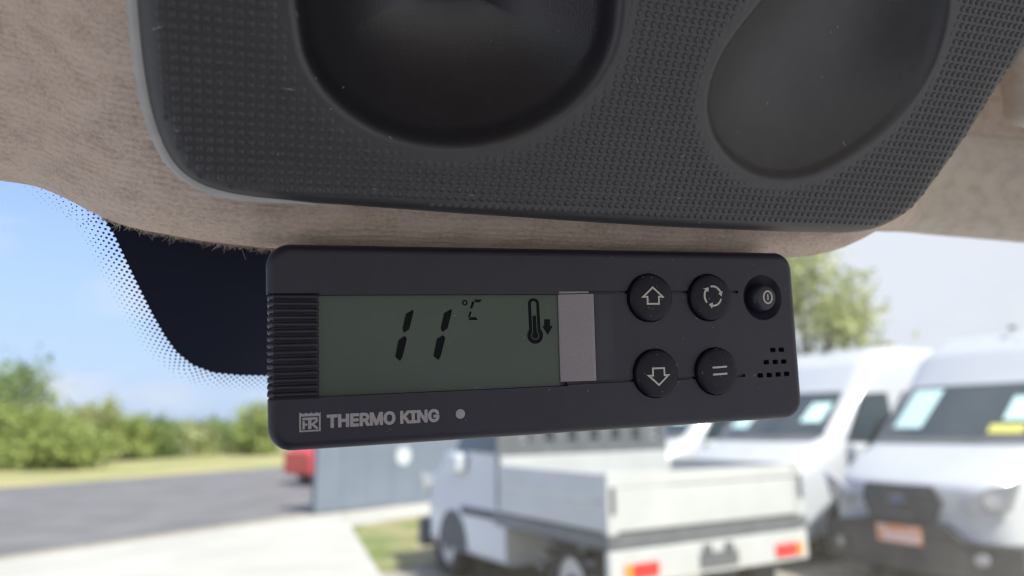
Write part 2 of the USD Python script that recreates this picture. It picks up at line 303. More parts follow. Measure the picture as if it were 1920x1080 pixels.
VAN = lambda roof: [(0, .74, .99, .36), (.06, .86, 1.06, .30), (.3, .96, 1.20, .26), (.8, 1.0, 1.42, .26), (1.58, 1.0, 2.02, .26), (1.95, .99, roof - .26, .26), (2.35, .985, roof - .06, .26), (2.8, .98, roof, .26), (5.3, .98, roof, .26), (5.5, .92, roof - .1, .36)]
def make_van(label, loc, rz, roof=2.66):
    t = thing('white_van', label, 'van', loc, rz, 'white vans parked in a row')
    body, tp, sp, fp, warp = loft_body(VAN(roof))
    obj('body', body, M_white, t, smooth=40)
    cab_parts(t, tp, sp, fp, warp)
    for x, y in ((-4.4, .86), (-4.4, -.86)): wheel(t, x, y)
    pl = obj('dealer_plate', fp([(-.22, .49), (.22, .49), (.22, .65), (-.22, .65)], -0.09, .012), M_plate, t)
    obj('plate_print', fp([(-.16, .50), (.20, .50), (.20, .59), (-.16, .59)], -0.103, .003), M_pink, pl)
    def on_screen(x0, x1, y0, y1, m, name):
        P = tp(x0, x1, 1, 1, 0.02).vertices; a = tp(x0, x1, 0.9, 0.9, 0.022); v = a.vertices.reshape(11, 21, 3)
        yy = np.linspace(-.9, .9, 21); out = np.array([[[np.interp(y, yy, v[i, :, k]) for k in range(3)] for y in np.linspace(y0, y1, 6)] for i in range(11)]).reshape(-1, 3)
        Q = [(i * 6 + j, i * 6 + j + 1, (i + 1) * 6 + j + 1, (i + 1) * 6 + j) for i in range(10) for j in range(5)]
        obj(name, (out, Q), m, t)
    on_screen(0.95, 1.50, -.66, -.30, M_paper, 'windscreen_notice')
    on_screen(1.05, 1.36, .48, .74, M_paper, 'windscreen_notice')
    if used['/World/white_van'] == 0: on_screen(0.885, 1.0, .40, .70, M_yell, 'yellow_cloth')
    bm = trimesh.creation.icosphere(2, .05); bm.apply_scale((1.2, .8, .5)); bm.apply_translation((-2.3, .1, roof + .01)); obj('roof_marker', bm, M_blk, t, smooth=True)
    return t
VF = np.array([math.cos(math.radians(-150)), math.sin(math.radians(-150))]); VL = np.array([-VF[1], VF[0]])
N1 = np.array([3.74, 7.35]); RZ = math.radians(-150)
for k, lab in enumerate(('white panel van at the right edge with a dark grille and orange plate', 'white van beside the nearest one, its windscreen right of the controller corner', 'white van farthest back in the row above the truck bed')):
    p = N1 - VL * 2.45 * k; make_van(lab, (p[0], p[1], 0), RZ)

# flatbed truck: x forward, y left, origin on the ground under the middle of the tailgate
TF = np.array([-.50, .866]); TF /= np.linalg.norm(TF); TR = np.array([TF[1], -TF[0]]); W = 2.2
tc_ = np.array([.70, 5.75]) + TR * W / 2
tr = thing('flatbed_truck', 'white drop-side flatbed truck seen from behind, below the controller', 'truck', (tc_[0], tc_[1], 0), math.atan2(TF[1], TF[0]))
BL, hw, zf, zt = 1.76, W / 2, .85, 1.27
obj('bed_floor', bx(0.03, BL, -hw + .03, hw - .03, zf - .03, zf), M_dgrey, tr)
def board(n, make, name='side_board'):
    for k in range(n): obj(name, make(zf - .02 + (zt - zf + .02) * k / n + .004, zf - .02 + (zt - zf + .02) * (k + 1) / n - .004), M_cream, tr)
board(2, lambda a, b: tm(rbox(0.06, BL - .05, hw - .035, hw, a, b, .008)))
board(2, lambda a, b: tm(rbox(0.06, BL - .05, -hw, -hw + .035, a, b, .008)))
cuts = [(zf - .02, 1.15), (1.155, zt)]
for a, b in cuts: obj('tailgate_board', tm(rbox(0.0, .035, -hw + .10, hw - .06, a + .003, b - .003, .008)), M_cream, tr)
for s in (-1, 1):
    obj('corner_post', tm(rbox(-.005, .06, s * (hw - .045) - .05, s * (hw - .045) + .05, zf - .05, zt + .01, .01)), M_cream, tr)
    obj('latch', tm(rbox(-.025, -.004, s * (hw - .045) - .02, s * (hw - .045) + .02, zf + .12, zt - .10, .006)), M_dgrey, tr)
obj('bed_rail', bx(-.01, BL + .02, -hw - .01, hw + .01, zf - .14, zf - .032), M_dgrey, tr)
lb = obj('light_board', tm(rbox(-.03, .03, -hw + .02, hw + .02, .45, .70, .012)), M_cream, tr)
for s in (-1, 1):
    obj('tail_light', bx(-.048, -.031, s * .78 - .12, s * .78 + .12, .50, .60), M_tail, tr)
    obj('indicator', bx(-.052, -.031, s * .95 - .03, s * .95 + .03, .50, .60), M_amber, tr)
obj('number_plate', bx(-.045, -.031, -.20, .22, .50, .61), M_dgrey, tr)
obj('plate_bracket', tm(rbox(-.06, -.032, -.14, -.06, .60, .68, .01)), M_dgrey, tr); obj('plate_bracket', tm(rbox(-.06, -.032, .10, .18, .60, .68, .01)), M_dgrey, tr)
obj('chassis', cat_([bx(.1, 3.6, -.42, -.34, .5, .7), bx(.1, 3.6, .34, .42, .5, .7)]), M_blk, tr)
for s in (-1, 1):
    wheel(tr, .72, s * .86); obj('mudflap', bx(.30, .32, s * .86 - .15, s * .86 + .15, .22, .66), M_blk, tr)
    obj('mudguard', cat_([bx(.72 + .42 * math.cos(a) - .05, .72 + .42 * math.cos(a) + .05, s * .86 - .16, s * .86 + .16, .34 + .40 * math.sin(a) - .02, .34 + .40 * math.sin(a) + .02) for a in np.linspace(.2, 2.9, 9)]), M_dgrey, tr)
hb = Polygon([(-hw + .02, zf), (hw - .02, zf), (hw - .02, 1.95), (-hw + .02, 1.95)])
holes = [sbox(-hw + .12 + .28 * i, 1.46, -hw + .12 + .28 * i + .12, 1.80) for i in range(7)]
m = ext(hb.difference(shapely.union_all(holes)), 0, .04); v = m.vertices; m = trimesh.Trimesh(np.c_[BL + v[:, 2], v[:, 0], v[:, 1]], m.faces, process=False)
obj('headboard', m, M_dgrey, tr)
for k in range(2): obj('headboard_plank', tm(rbox(BL - .03, BL - .002, -hw + .04, hw - .04, zf + .005 + .25 * k, zf + .245 + .25 * k, .008)), M_cream, tr)
for k in range(6): obj('headboard_bar', tube((BL + .02, -hw + .1, 1.47 + .07 * k), (BL + .02, hw - .1, 1.47 + .07 * k), .011, 6), M_dgrey, tr)
body, tp, sp, fp, warp = loft_body([(0, .74, .99, .36), (.06, .86, 1.06, .30), (.3, .96, 1.20, .30), (.8, 1.0, 1.42, .30), (1.58, 1.0, 2.02, .30), (1.9, .99, 2.2, .30), (2.28, .98, 2.25, .30)])
CX = BL + .08 + 2.28
class _Shift:
    pass
def shifted(fn):
    def g(*a, **k): q = fn(*a, **k); q.apply_translation((CX, 0, 0)); return q
    return g
body.apply_translation((CX, 0, 0)); obj('cab', body, M_white, tr, smooth=40)
_o, _w = obj, wheel
def obj(name, mesh, mat, parent=None, smooth=False, uv=None, **kw):
    if name == 'mirror': mesh.apply_translation((CX, 0, 0))
    return _o(name, mesh, mat, parent, smooth, uv, **kw)
def wheel(t, x, y, r=.34, w=.22): return _w(t, x + CX, y, r, w)
cab_parts(tr, shifted(tp), shifted(sp), shifted(fp), warp)
obj, wheel = _o, _w
obj('rear_window', bx(BL + .052, BL + .075, -.72, .72, 1.40, 1.95), M_glass, tr)

# blue-grey container, with a white round sign; red hatchback behind it
c0, c1 = ground_at(590, 966), ground_at(800, 943); cd = (c1 - c0)[:2]; cd /= np.linalg.norm(cd)
ct = thing('panel_fence', 'blue-grey metal panel fence with a round white sign, left of the truck cab', 'fence', (c0[0], c0[1], 0), math.atan2(cd[1], cd[0]))
for k in range(9): obj('fence_post', bx(.0 + .60 * k, .05 + .60 * k, .08, .14, 0, 2.1), M_box, ct)
for z_ in (.25, 1.85): obj('fence_rail', bx(0, 5.4, .045, .079, z_, z_ + .06), M_box, ct)
for k in range(9): obj('fence_panel', tm(rbox(.599 * k, .599 * k + .593, .0, .044, .03, 2.15, .008)), M_box, ct)
c = trimesh.creation.cylinder(.19, .02, sections=32); c.apply_transform(trimesh.transformations.rotation_matrix(math.pi / 2, (1, 0, 0)))
q = ground_at(756, 855, 1.1); d_ = eye_to_world(ray(756, 855)) - EYE; A = np.array([[cd[0], -d_[0]], [cd[1], -d_[1]]]); s_, t_ = np.linalg.solve(A, -c0[:2]); zz = EYE[2] + d_[2] * t_
c.apply_translation((s_, -.012, zz)); obj('round_sign', c, M_white, ct)

cb, tp, sp, fp, warp = loft_body([(0, .70, .72, .32), (.1, .80, .80, .24), (.9, .86, .98, .22), (1.7, .86, 1.42, .22), (2.2, .84, 1.48, .22), (3.3, .82, 1.44, .24), (3.85, .80, 1.0, .28), (4.0, .74, .92, .34)], tumble=.2, rt=.16, zt=.9)
p = ground_at(566, 914)
rc = thing('red_car', 'red hatchback mostly hidden behind the blue-grey fence', 'car', (p[0] + 4.0 * cd[0] + .5 * -cd[1], p[1] + 4.0 * cd[1] + .9 * cd[0], 0), math.atan2(cd[1], cd[0]))
obj('body', cb, M_red, rc, smooth=40)
obj('windscreen', tp(1.0, 1.65, .68, .60), M_glass, rc, smooth=True)
for s in (-1, 1): obj('side_window', sp([(1.45, 1.0), (1.95, 1.34), (3.2, 1.32), (3.55, 1.02)], s), M_glass, rc); obj('rear_light', bx(-3.99, -3.93, s * .62 - .1, s * .62 + .1, .68, .86), M_tail, rc)
for x, y in ((-.75, .74), (-.75, -.74), (-3.2, .74), (-3.2, -.74)): wheel(rc, x, y, .3, .19)

# ------------------------------------------------------------------ van interior: the headliner, roof and windscreen
def nrm(v): v = np.asarray(v, float); return v / np.linalg.norm(v)
E1 = nrm((.946, -.006, .324)); EC = np.array((.16, .88, -.445)); E2 = nrm(EC - EC @ E1 * E1); EN = np.cross(E1, E2)    # EN points towards the seats (eye)
if EN[2] > 0: EN = -EN
CO = ray(400, 368) * 0.160                                   # a point of the console's face
def plane_at(x, y, O, n):
    r = ray(x, y); return r * ((O @ n) / (r @ n))

def yarn(m, period):
    pass
M_fab = usdkit.material(stage, '/World/Looks/headliner_fabric', {
    'uv': ('uvmap', {'attribute': 'st'}),
    'mp': ('mapping', {'scale': (700.0, 1000.0, 1.0)}), 'n': ('noise_texture', {'scale': 1.0, 'detail': 4.0, 'roughness': 0.6}),
    'mp2': ('mapping', {'scale': (90.0, 160.0, 1.0)}), 'n2': ('noise_texture', {'scale': 1.0, 'detail': 3.0}),
    'mp3': ('mapping', {'scale': (3500.0, 3500.0, 1.0)}), 'n3': ('noise_texture', {'scale': 1.0, 'detail': 3.0}),
    'r': ('rgb_ramp', {'ramp': [(0, (0.33, 0.255, 0.20)), (0.36, (0.44, 0.35, 0.285)), (0.52, (0.61, 0.495, 0.41)), (0.7, (0.68, 0.56, 0.47)), (1, (0.71, 0.59, 0.50))]}),
    'mm': ('math', {'math_type': 'multiply_add', 'value2': 0.55}), 'm2': ('math', {'math_type': 'multiply', 'value2': 0.45}),
    'bh': ('math', {'math_type': 'add'}),
    'b': ('bump', {'strength': 0.7, 'distance': 0.0004}),
    'p': ('principled_bsdf', {'roughness': 0.95, 'specular_ior_level': 0.1, 'sheen_weight': 0.35, 'sheen_roughness': 0.5, 'sheen_tint': (0.9, 0.8, 0.7)})},
    [('uv.UV', 'mp.vector'), ('uv.UV', 'mp2.vector'), ('uv.UV', 'mp3.vector'), ('mp.vector', 'n.vector'), ('mp2.vector', 'n2.vector'), ('mp3.vector', 'n3.vector'),
     ('n.fac', 'mm.value1'), ('n2.fac', 'm2.value1'), ('m2.value', 'mm.value3'), ('mm.value', 'r.fac'), ('r.color', 'p.base_color'),
     ('n.fac', 'bh.value1'), ('n3.fac', 'bh.value2'), ('bh.value', 'b.height'), ('b.normal', 'p.normal')], surface='p.BSDF')
M_fuzz = mat('fabric_fuzz', (0.50, 0.43, 0.36), 0.9, 0.1)
M_skin = mat('roof_skin', (0.7, 0.7, 0.7), 0.4)

def Polygon_dist(e):
    # distance inside a rough outline of the console's footprint
    fp_ = Polygon([tuple((plane_at(x, y, CO, EN) - CO) @ np.stack([E1, E2], -1)) for x, y in [(230, -300), (243, 0), (266, 180), (310, 296), (390, 355), (560, 379), (1000, 410), (1560, 436), (1700, 386), (1900, 92), (2110, -260)]])
    pt_ = shapely.points(e[..., 0].ravel(), e[..., 1].ravel())
    return np.where(shapely.contains(fp_, pt_), shapely.distance(fp_.exterior, pt_), 0).reshape(e.shape[:-1])
# rim of the headliner: picture column, row, depth from the eye
KN = np.array([(-120, 322, .206), (-20, 335, .205), (70, 350, .203), (125, 372, .199), (180, 400, .194), (240, 423, .190), (310, 438, .188), (400, 452, .189), (520, 464, .192),
               (760, 472, .203), (1000, 477, .2145), (1250, 482, .228), (1440, 484, .240), (1500, 480, .246), (1560, 468, .254), (1600, 450, .262), (1634, 434, .280), (1670, 434, .315), (1760, 441, .345), (1920, 455, .372), (2080, 468, .395)], float)
from scipy.interpolate import PchipInterpolator
ky, kz = PchipInterpolator(KN[:, 0], KN[:, 1]), PchipInterpolator(KN[:, 0], KN[:, 2])
xs = np.concatenate([np.arange(-120, 1700, 3.2), np.arange(1700, 2081, 8)])
rim = np.array([ray(x, float(ky(x))) * float(kz(x)) for x in xs])
ext_l = [rim[0] - E1 * s + np.array([0, 0, s * .15]) for s in (.24, .15, .08, .04, .02)]; ext_r = [rim[-1] + E1 * s for s in (.05, .1, .18)]
rim = np.vstack([ext_l, rim, ext_r])
ls = np.concatenate([[0], np.cumsum(np.linalg.norm(np.diff(rim, axis=0), axis=1))])
Ld, Nd = E2, EN
back_h = nrm(np.array([.324, .17, -.93]))                        # towards the rear of the van, level
RR = 0.013
prof = []                                                        # (along Ld, along Nd) offsets from the roll's centre; then free 3-D offsets
for a in np.radians(np.arange(-90, 90, 1.1)): prof.append(-math.cos(a) * RR * Ld + math.sin(a) * RR * Nd)
q = prof[-1]
for s in np.arange(0.0002, 0.085, 0.00024): prof.append(q + Ld * s)
q = prof[-1]
for k in range(1, 13):
    a = math.radians(k * 5.0); q = q + 0.006 * nrm(Ld * math.cos(a) + back_h * math.sin(a)); prof.append(q)
for s in (.05, .15, .3, .6, 1.0, 1.4): prof.append(q + back_h * s)
prof = np.array(prof); vs = np.concatenate([[0], np.cumsum(np.linalg.norm(np.diff(prof, axis=0), axis=1))])
cen = []
for p in rim:
    r = nrm(p); a, b = r @ Ld, r @ Nd; ph = math.atan2(-a, -b)
    cen.append(p - RR * (-math.cos(ph) * Ld + math.sin(ph) * Nd))
cen = np.array(cen)
P = cen[:, None, :] + prof[None, :, :]
U, V = np.meshgrid(ls, vs, indexing='ij')
# knitted ribs and a soft waviness as real relief
jit = .45 * meshkit.noise(np.stack([U * 330, V * 600, U * 0 + 8], -1), 21)
rows = np.sin(2 * np.pi * (jit + V / 0.0017 + 0.5 * meshkit.fbm(np.stack([U * 60, V * 200, U * 0], -1), 3, 5) * 2.2))
brk = meshkit.noise(np.stack([U * 560, V * 700, U * 0 + 3], -1), 9)
Nn = np.cross(np.gradient(P, axis=0), np.gradient(P, axis=1)); Nn /= np.linalg.norm(Nn, axis=-1, keepdims=True) + 1e-12
if (Nn[300, 250] @ EN) < 0: Nn = -Nn
P = P + Nn * (((0.00004 + 0.00018 * np.clip((V - .026) / .022, 0, 1)) * rows * (0.1 + brk ** 1.5) + 0.00016 * (meshkit.fbm(np.stack([U * 900, V * 1100, U * 0 + 2], -1), 2, 33) - .5) + 0.0009 * (meshkit.fbm(np.stack([U * 25, V * 25, U * 0], -1), 3, 2) - .5))[..., None])
ed_ = (P - CO) @ np.stack([E1, E2], -1)
hol = np.clip((Polygon_dist(ed_) - .012) / .03, 0, 1)
P = P - EN * (0.042 * hol * hol * (3 - 2 * hol))[..., None]
nu, nv = U.shape
I = np.arange(nu * nv).reshape(nu, nv)
Q = np.stack([I[:-1, :-1], I[1:, :-1], I[1:, 1:], I[:-1, 1:]], -1).reshape(-1, 4)
hl_org = eye_to_world(rim[len(rim) // 2])
hl = thing('headliner', 'beige knitted fabric headliner with a bulge under the dark console', 'headliner', hl_org)
obj('fabric', (eye_to_world(P.reshape(-1, 3)) - hl_org, Q), M_fab, hl, smooth=True, uv=np.c_[U.ravel(), V.ravel()])
sk = P[:, ::10].copy(); sk0 = eye_to_world(P[:, -1]); 
zr = eye_to_world(P[:, -1]).max(0)[2] + .03
obj('roof_skin', bx(-.42, .66, -1.7, .42, zr, zr + .012) .apply_translation(-hl_org), M_skin, hl)

M_added_seat = mat('added_seat_cloth', (0.035, 0.037, 0.042), 0.9, 0.2, var=0.2, scale=120)  # seat added out of view to darken what the black plastic reflects
sb_ = thing('added_seat', 'unseen dark bench seat added behind the viewer to darken reflections', 'seat', (.05, -.55, .45))
obj('cushion', tm(rbox(-.55, .55, -.10, .42, 0, .20, .05)), M_added_seat, sb_, smooth=50)
obj('backrest', tm(rbox(-.55, .55, -.24, -.10, .12, .80, .05)), M_added_seat, sb_, smooth=50)
for x_ in (-.32, .32): obj('headrest', tm(rbox(x_ - .14, x_ + .14, -.24, -.14, .84, 1.06, .04)), M_added_seat, sb_, smooth=50)
def curves(name, strands, width, m, parent, org, **kw):
    c = UsdGeom.BasisCurves.Define(stage, path(name, parent)); pts = np.vstack(strands) - org
    c.CreateTypeAttr('linear'); c.CreateCurveVertexCountsAttr(Vt.IntArray.FromNumpy(np.array([len(s) for s in strands], np.int32)))
    c.CreatePointsAttr(Vt.Vec3fArray.FromNumpy(pts.astype(np.float32))); c.CreateWidthsAttr(Vt.FloatArray.FromNumpy(np.full(len(pts), width, np.float32))); c.SetWidthsInterpolation('vertex')
    UsdShade.MaterialBindingAPI.Apply(c.GetPrim()).Bind(m); return tag(c.GetPrim(), **kw)
def strand(p, n, g, length, curl=1.0, k=6):
    d = nrm(n + g.normal(0, .55, 3)); side = nrm(np.cross(d, g.normal(0, 1, 3))); tw = g.uniform(-2.6, 2.6) * curl; out = [p]
    for i in range(k):
        d = nrm(d + side * tw * .28); out.append(out[-1] + d * length / k)
    return np.array(out)
g = np.random.default_rng(4)
st = []
sel = np.where((ls > ls[len(ext_l)] ) & (ls < ls[-len(ext_r) - 1]))[0]
def rim_index(x): return len(ext_l) + int(np.argmin(np.abs(xs - x)))
for k in range(1500):                                            # stray fibres along the bottom edge
    i = rim_index(g.choice([g.uniform(185, 520), g.uniform(185, 520), g.uniform(185, 520), g.uniform(520, 1490)])); j = int(g.integers(70, 108))
    cl_ = meshkit.noise(np.array([[i * .06, 0.5, 0.5]]), 3)[0]
    st.append(strand(P[i, j], Nn[i, j], g, abs(g.normal(0, 1)) * .0010 + .0006 + .0022 * max(0, cl_ - .45), 1.3))
for k in range(5000):                                            # short nap all over the visible part
    i = rim_index(g.uniform(150, 1620)); j = int(g.integers(92, 290))
    st.append(strand(P[i, j], nrm(Nn[i, j] + g.normal(0, .9, 3)), g, g.uniform(.0003, .0011), 1.2, 4))
for k in range(4500):                                            # denser nap on the roll under the console
    i = rim_index(g.uniform(300, 1560)); j = int(g.integers(70, 215))
    st.append(strand(P[i, j], nrm(Nn[i, j] + g.normal(0, 1.1, 3)), g, g.uniform(.0004, .0014), 1.5, 4))
curves('fabric_fuzz', [eye_to_world(s) for s in st], 0.00006, M_fuzz, hl, hl_org, kind='stuff')

# windscreen with its printed black mask and dots
Fh = nrm(np.array([-.324, -.17, .93])); Uw = np.array([0, math.cos(PITCH), math.sin(PITCH)])
WD = nrm(.72 * Fh - .69 * Uw); WD = nrm(WD - WD @ E1 * E1); WN = np.cross(E1, WD)
if WN[2] > 0: WN = -WN
WO = ray(200, 412) * .212
ws_org = eye_to_world(WO)
ws = thing('windscreen', 'clear van windscreen with a black printed mask and dotted border behind the controller', 'windscreen', ws_org)
M_pane = usdkit.material(stage, '/World/Looks/pane', {'f': ('layer_weight', {'blend': 0.5}), 'pw': ('math', {'math_type': 'power', 'value2': 4.0}), 'ma': ('math', {'math_type': 'multiply_add', 'value2': 0.35, 'value3': 0.02}), 't': ('transparent_bsdf', {'color': (0.97, 0.985, 0.98)}), 'g': ('glossy_bsdf', {'roughness': 0.02, 'color': (.6, .6, .6)}), 'm': ('mix_closure', {})},
                         [('f.facing', 'pw.value1'), ('pw.value', 'ma.value1'), ('ma.value', 'm.fac'), ('t.BSDF', 'm.closure1'), ('g.BSDF', 'm.closure2')], surface='m.closure')
M_frit = mat('frit_black', (0.009, 0.010, 0.019), 0.25, 0.25, tint=(.75, .8, 1.0))
def wl(x, y):
    p = plane_at(x, y, WO, WN) - WO; return (p @ E1, p @ WD)
def glass_mesh(poly, d0, d1):
    m = ext(poly, d0, d1); v = m.vertices
    return trimesh.Trimesh(eye_to_world(WO + v[:, :1] * E1 + v[:, 1:2] * WD + v[:, 2:3] * WN) - ws_org, m.faces, process=False)
obj('glass', glass_mesh(sbox(-.5, -.05, 1.0, .62), -.0052, -.0002), M_pane, ws)
patch_px = [(120, 340), (150, 368), (190, 402), (215, 440), (238, 490), (262, 540), (286, 588), (310, 630), (332, 660), (362, 684), (400, 698), (450, 703), (520, 704), (760, 712), (760, 380)]
pl = [wl(*q) for q in patch_px]
sm = Polygon(pl).buffer(.002, 8).buffer(-.004, 8).buffer(.002, 8)
obj('frit_mask', glass_mesh(sm, .0, .0001), M_frit, ws)
# rows of dots that follow the mask's free edge, smaller with distance from it
edge = LineString([wl(*q) for q in [(30, 346), (70, 352), (110, 360), (150, 374), (190, 402), (215, 440), (238, 490), (262, 540), (286, 588), (310, 630), (332, 660), (362, 684), (400, 698), (450, 703), (520, 704)]])
dots = []
def edge_off(t, d):
    a, b = edge.interpolate(max(0, t - .0015)), edge.interpolate(min(edge.length, t + .0015)); c = edge.interpolate(t)
    tx_, ty_ = b.x - a.x, b.y - a.y; l_ = math.hypot(tx_, ty_); return c.x + (sgn * -ty_ / l_) * d, c.y + (sgn * tx_ / l_) * d
sgn = 1; mid_ = edge.length * .45
if sm.contains(Point(edge_off(mid_, .004))): sgn = -1
for rrow in range(8):
    for k in range(int(edge.length / .0020)):
        t_k = (k + .5 * (rrow % 2)) * .0020; rad = .00047 * (1 - rrow / 8.8) * min(1, .12 + t_k / .035)
        if rad > .00007: dots.append(Point(*edge_off(t_k, .0002 + rrow * .00112)).buffer(rad, 3))
dm = trimesh.util.concatenate([trimesh.creation.extrude_polygon(d, .0001, engine='earcut') for d in dots]); v = dm.vertices
obj('frit_dots', trimesh.Trimesh(eye_to_world(WO + v[:, :1] * E1 + v[:, 1:2] * WD + v[:, 2:3] * WN) - ws_org, dm.faces, process=False), M_frit, ws, kind='stuff')

# sun visor end at the right edge
vz = .262
a, b = ray(1912, 118) * vz, ray(1915, 205) * vz
vo = eye_to_world(a); vis = thing('sun_visor', 'rounded end of a beige sun visor at the right edge beside the console', 'sun visor', vo)
s = m3.Manifold.sphere(.006, 24)
M_vis = mat('visor_vinyl', (0.46, 0.42, 0.36), 0.6, 0.4, var=0.05, scale=300, bump=0.2, bscale=900, dist=.0004)
pts = [a + E1 * .000, b + E1 * .001, a + E1 * .16 + E2 * .02, b + E1 * .16 - E2 * .01]
obj('pad', tm(m3.Manifold.batch_hull([s.translate(tuple(eye_to_world(p) - vo)) for p in pts])), M_vis, vis, smooth=50)

# ------------------------------------------------------------------ overhead console
M_con = usdkit.material(stage, '/World/Looks/console_plastic', {
    'tc': ('texture_coordinate', {}), 'n': ('noise_texture', {'scale': 300.0, 'detail': 4.0}), 'nb': ('noise_texture', {'scale': 2600.0, 'detail': 3.0}),
    'ns': ('noise_texture', {'scale': 45.0, 'detail': 5.0, 'roughness': 0.7}),
    'r': ('rgb_ramp', {'ramp': [(0, (0.026, 0.026, 0.028)), (0.4, (0.027, 0.027, 0.029)), (0.62, (0.031, 0.031, 0.032)), (1, (0.037, 0.036, 0.036))]}),
    'at': ('attribute', {'attribute': 'finish_and_shade'}), 'mx': ('mix_color', {'b': (0.011, 0.011, 0.015)}),
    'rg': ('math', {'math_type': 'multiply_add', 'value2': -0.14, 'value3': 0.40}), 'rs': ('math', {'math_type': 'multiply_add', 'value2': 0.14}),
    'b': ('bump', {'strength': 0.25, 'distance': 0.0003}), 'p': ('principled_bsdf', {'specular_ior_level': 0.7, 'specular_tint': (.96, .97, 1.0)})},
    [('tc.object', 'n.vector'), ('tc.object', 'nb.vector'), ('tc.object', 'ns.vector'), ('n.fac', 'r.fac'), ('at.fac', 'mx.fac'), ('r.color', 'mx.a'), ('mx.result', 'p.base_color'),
     ('at.fac', 'rg.value1'), ('ns.fac', 'rs.value1'), ('rg.value', 'rs.value3'), ('rs.value', 'p.roughness'), ('nb.fac', 'b.height'), ('b.normal', 'p.normal')], surface='p.BSDF')
con_org = eye_to_world(CO)
con = thing('overhead_console', 'dark grey textured overhead console with two moulded recesses', 'console', con_org)
EDGE_H = -.0060
def cl2(x, y, h=0.0):
    p = plane_at(x, y, CO + EN * h, EN) - CO; return np.array((p @ E1, p @ E2))
out_px = [(228, -260), (234, -120), (243, 0), (253, 100), (266, 180), (285, 245), (310, 296), (345, 332), (390, 355), (450, 369), (560, 379), (700, 389), (850, 400), (1000, 410), (1150, 420), (1300, 428), (1450, 434), (1560, 436), (1615, 432), (1655, 418), (1700, 386), (1750, 324), (1800, 252), (1850, 174), (1900, 92), (1960, -10), (2020, -110), (2110, -260)]
out = Polygon([cl2(x, y, EDGE_H) for x, y in out_px])
big = [(545, -30), (549, 40), (560, 100), (585, 152), (622, 196), (668, 232), (722, 260), (782, 277), (845, 283), (905, 279), (965, 264), (1020, 240), (1070, 208), (1112, 168), (1143, 122), (1162, 70), (1170, 10), (1168, -60), (1140, -140), (1080, -210), (980, -250), (860, -262), (740, -250), (640, -200), (575, -130)]
oval = [(1322, 190), (1333, 255), (1368, 305), (1420, 335), (1480, 342), (1545, 325), (1620, 280), (1690, 218), (1745, 140), (1775, 60), (1785, -20), (1770, -100), (1720, -150), (1640, -165), (1560, -140), (1490, -85), (1430, -10), (1375, 60), (1340, 120)]
def smooth_poly(px):
    q = np.array([cl2(*p) for p in px]); q = np.vstack([q, q[:1]]); from scipy.interpolate import CubicSpline
    t = np.linspace(0, 1, len(q)); c = CubicSpline(t, q, bc_type='periodic'); return Polygon(c(np.linspace(0, 1, 240)[:-1]))
bigp, ovalp = smooth_poly(big), smooth_poly(oval)
def spline_out(px):
    q = np.array([cl2(x, y, EDGE_H) for x, y in px]); t = np.concatenate([[0], np.cumsum(np.linalg.norm(np.diff(q, axis=0), axis=1))])
    c = PchipInterpolator(t, q); return Polygon(c(np.linspace(0, t[-1], 500)))
out = spline_out(out_px)
x0, y0, x1, y1 = out.bounds; dd = .0007
gx, gy = np.meshgrid(np.arange(x0 - dd, x1 + 2 * dd, dd), np.arange(y0 - dd, y1 + 2 * dd, dd), indexing='ij')
pt = shapely.points(gx.ravel(), gy.ravel())
def sdf(poly): d = shapely.distance(poly.exterior, pt); return np.where(shapely.contains(poly, pt), d, -d).reshape(gx.shape)
so, sb, sv = sdf(out), sdf(bigp), sdf(ovalp)
RF = .0060
def sst(x): x = np.clip(x, 0, 1); return x * x * (3 - 2 * x)
h = np.zeros_like(gx)
dcl = np.clip(so, 0, RF); h += -(RF - np.sqrt(np.maximum(0, RF ** 2 - (RF - dcl) ** 2)))
tb = np.clip((sb + .0006) / .040, 0, 1); h += -.027 * (1 - (1 - tb) ** 2.5) * sst(sb / .004 + .1)
tv = np.clip((sv + .0004) / .030, 0, 1); h += -.0125 * (1 - (1 - tv) ** 2.1) * sst(sv / .0030 + .1)
h += -.0015 * np.clip((.012 - so) / .012, 0, 1) ** 2 * (gy < np.median(gy))
near = (so <= 0)
bd = out.exterior
sxy = np.stack([gx, gy], -1)
mask = near & (so > -2.2 * dd)
for i, j in zip(*np.where(mask)):
    q = bd.interpolate(bd.project(Point(gx[i, j], gy[i, j]))); sxy[i, j] = (q.x, q.y); h[i, j] = EDGE_H - .0015 * (gy[i, j] < np.median(gy))
ok = so > 0
cell = (ok[:-1, :-1] | ok[1:, :-1] | ok[1:, 1:] | ok[:-1, 1:])
I = np.arange(gx.size).reshape(gx.shape)
Q = np.stack([I[:-1, :-1], I[1:, :-1], I[1:, 1:], I[:-1, 1:]], -1)[cell]
P3 = CO + sxy[..., :1] * E1 + sxy[..., 1:] * E2 + h[..., None] * EN
uq, inv = np.unique(Q, return_inverse=True)
fm = trimesh.Trimesh(eye_to_world(P3.reshape(-1, 3)[uq]) - con_org, [f for q in inv.reshape(-1, 4) for f in ((q[0], q[1], q[2]), (q[0], q[2], q[3]))], process=False)
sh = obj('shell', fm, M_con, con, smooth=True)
fin = UsdGeom.PrimvarsAPI(sh).CreatePrimvar('finish_and_shade', Sdf.ValueTypeNames.FloatArray, 'vertex'); fin.Set(Vt.FloatArray.FromNumpy(sst((sb.ravel()[uq] + .0002) / .0022).astype(np.float32)))  # smoother plastic in the round recess, with its shade painted into the colour
ring = np.array(out.exterior.coords)[:-1]; nr = len(ring); wv = []
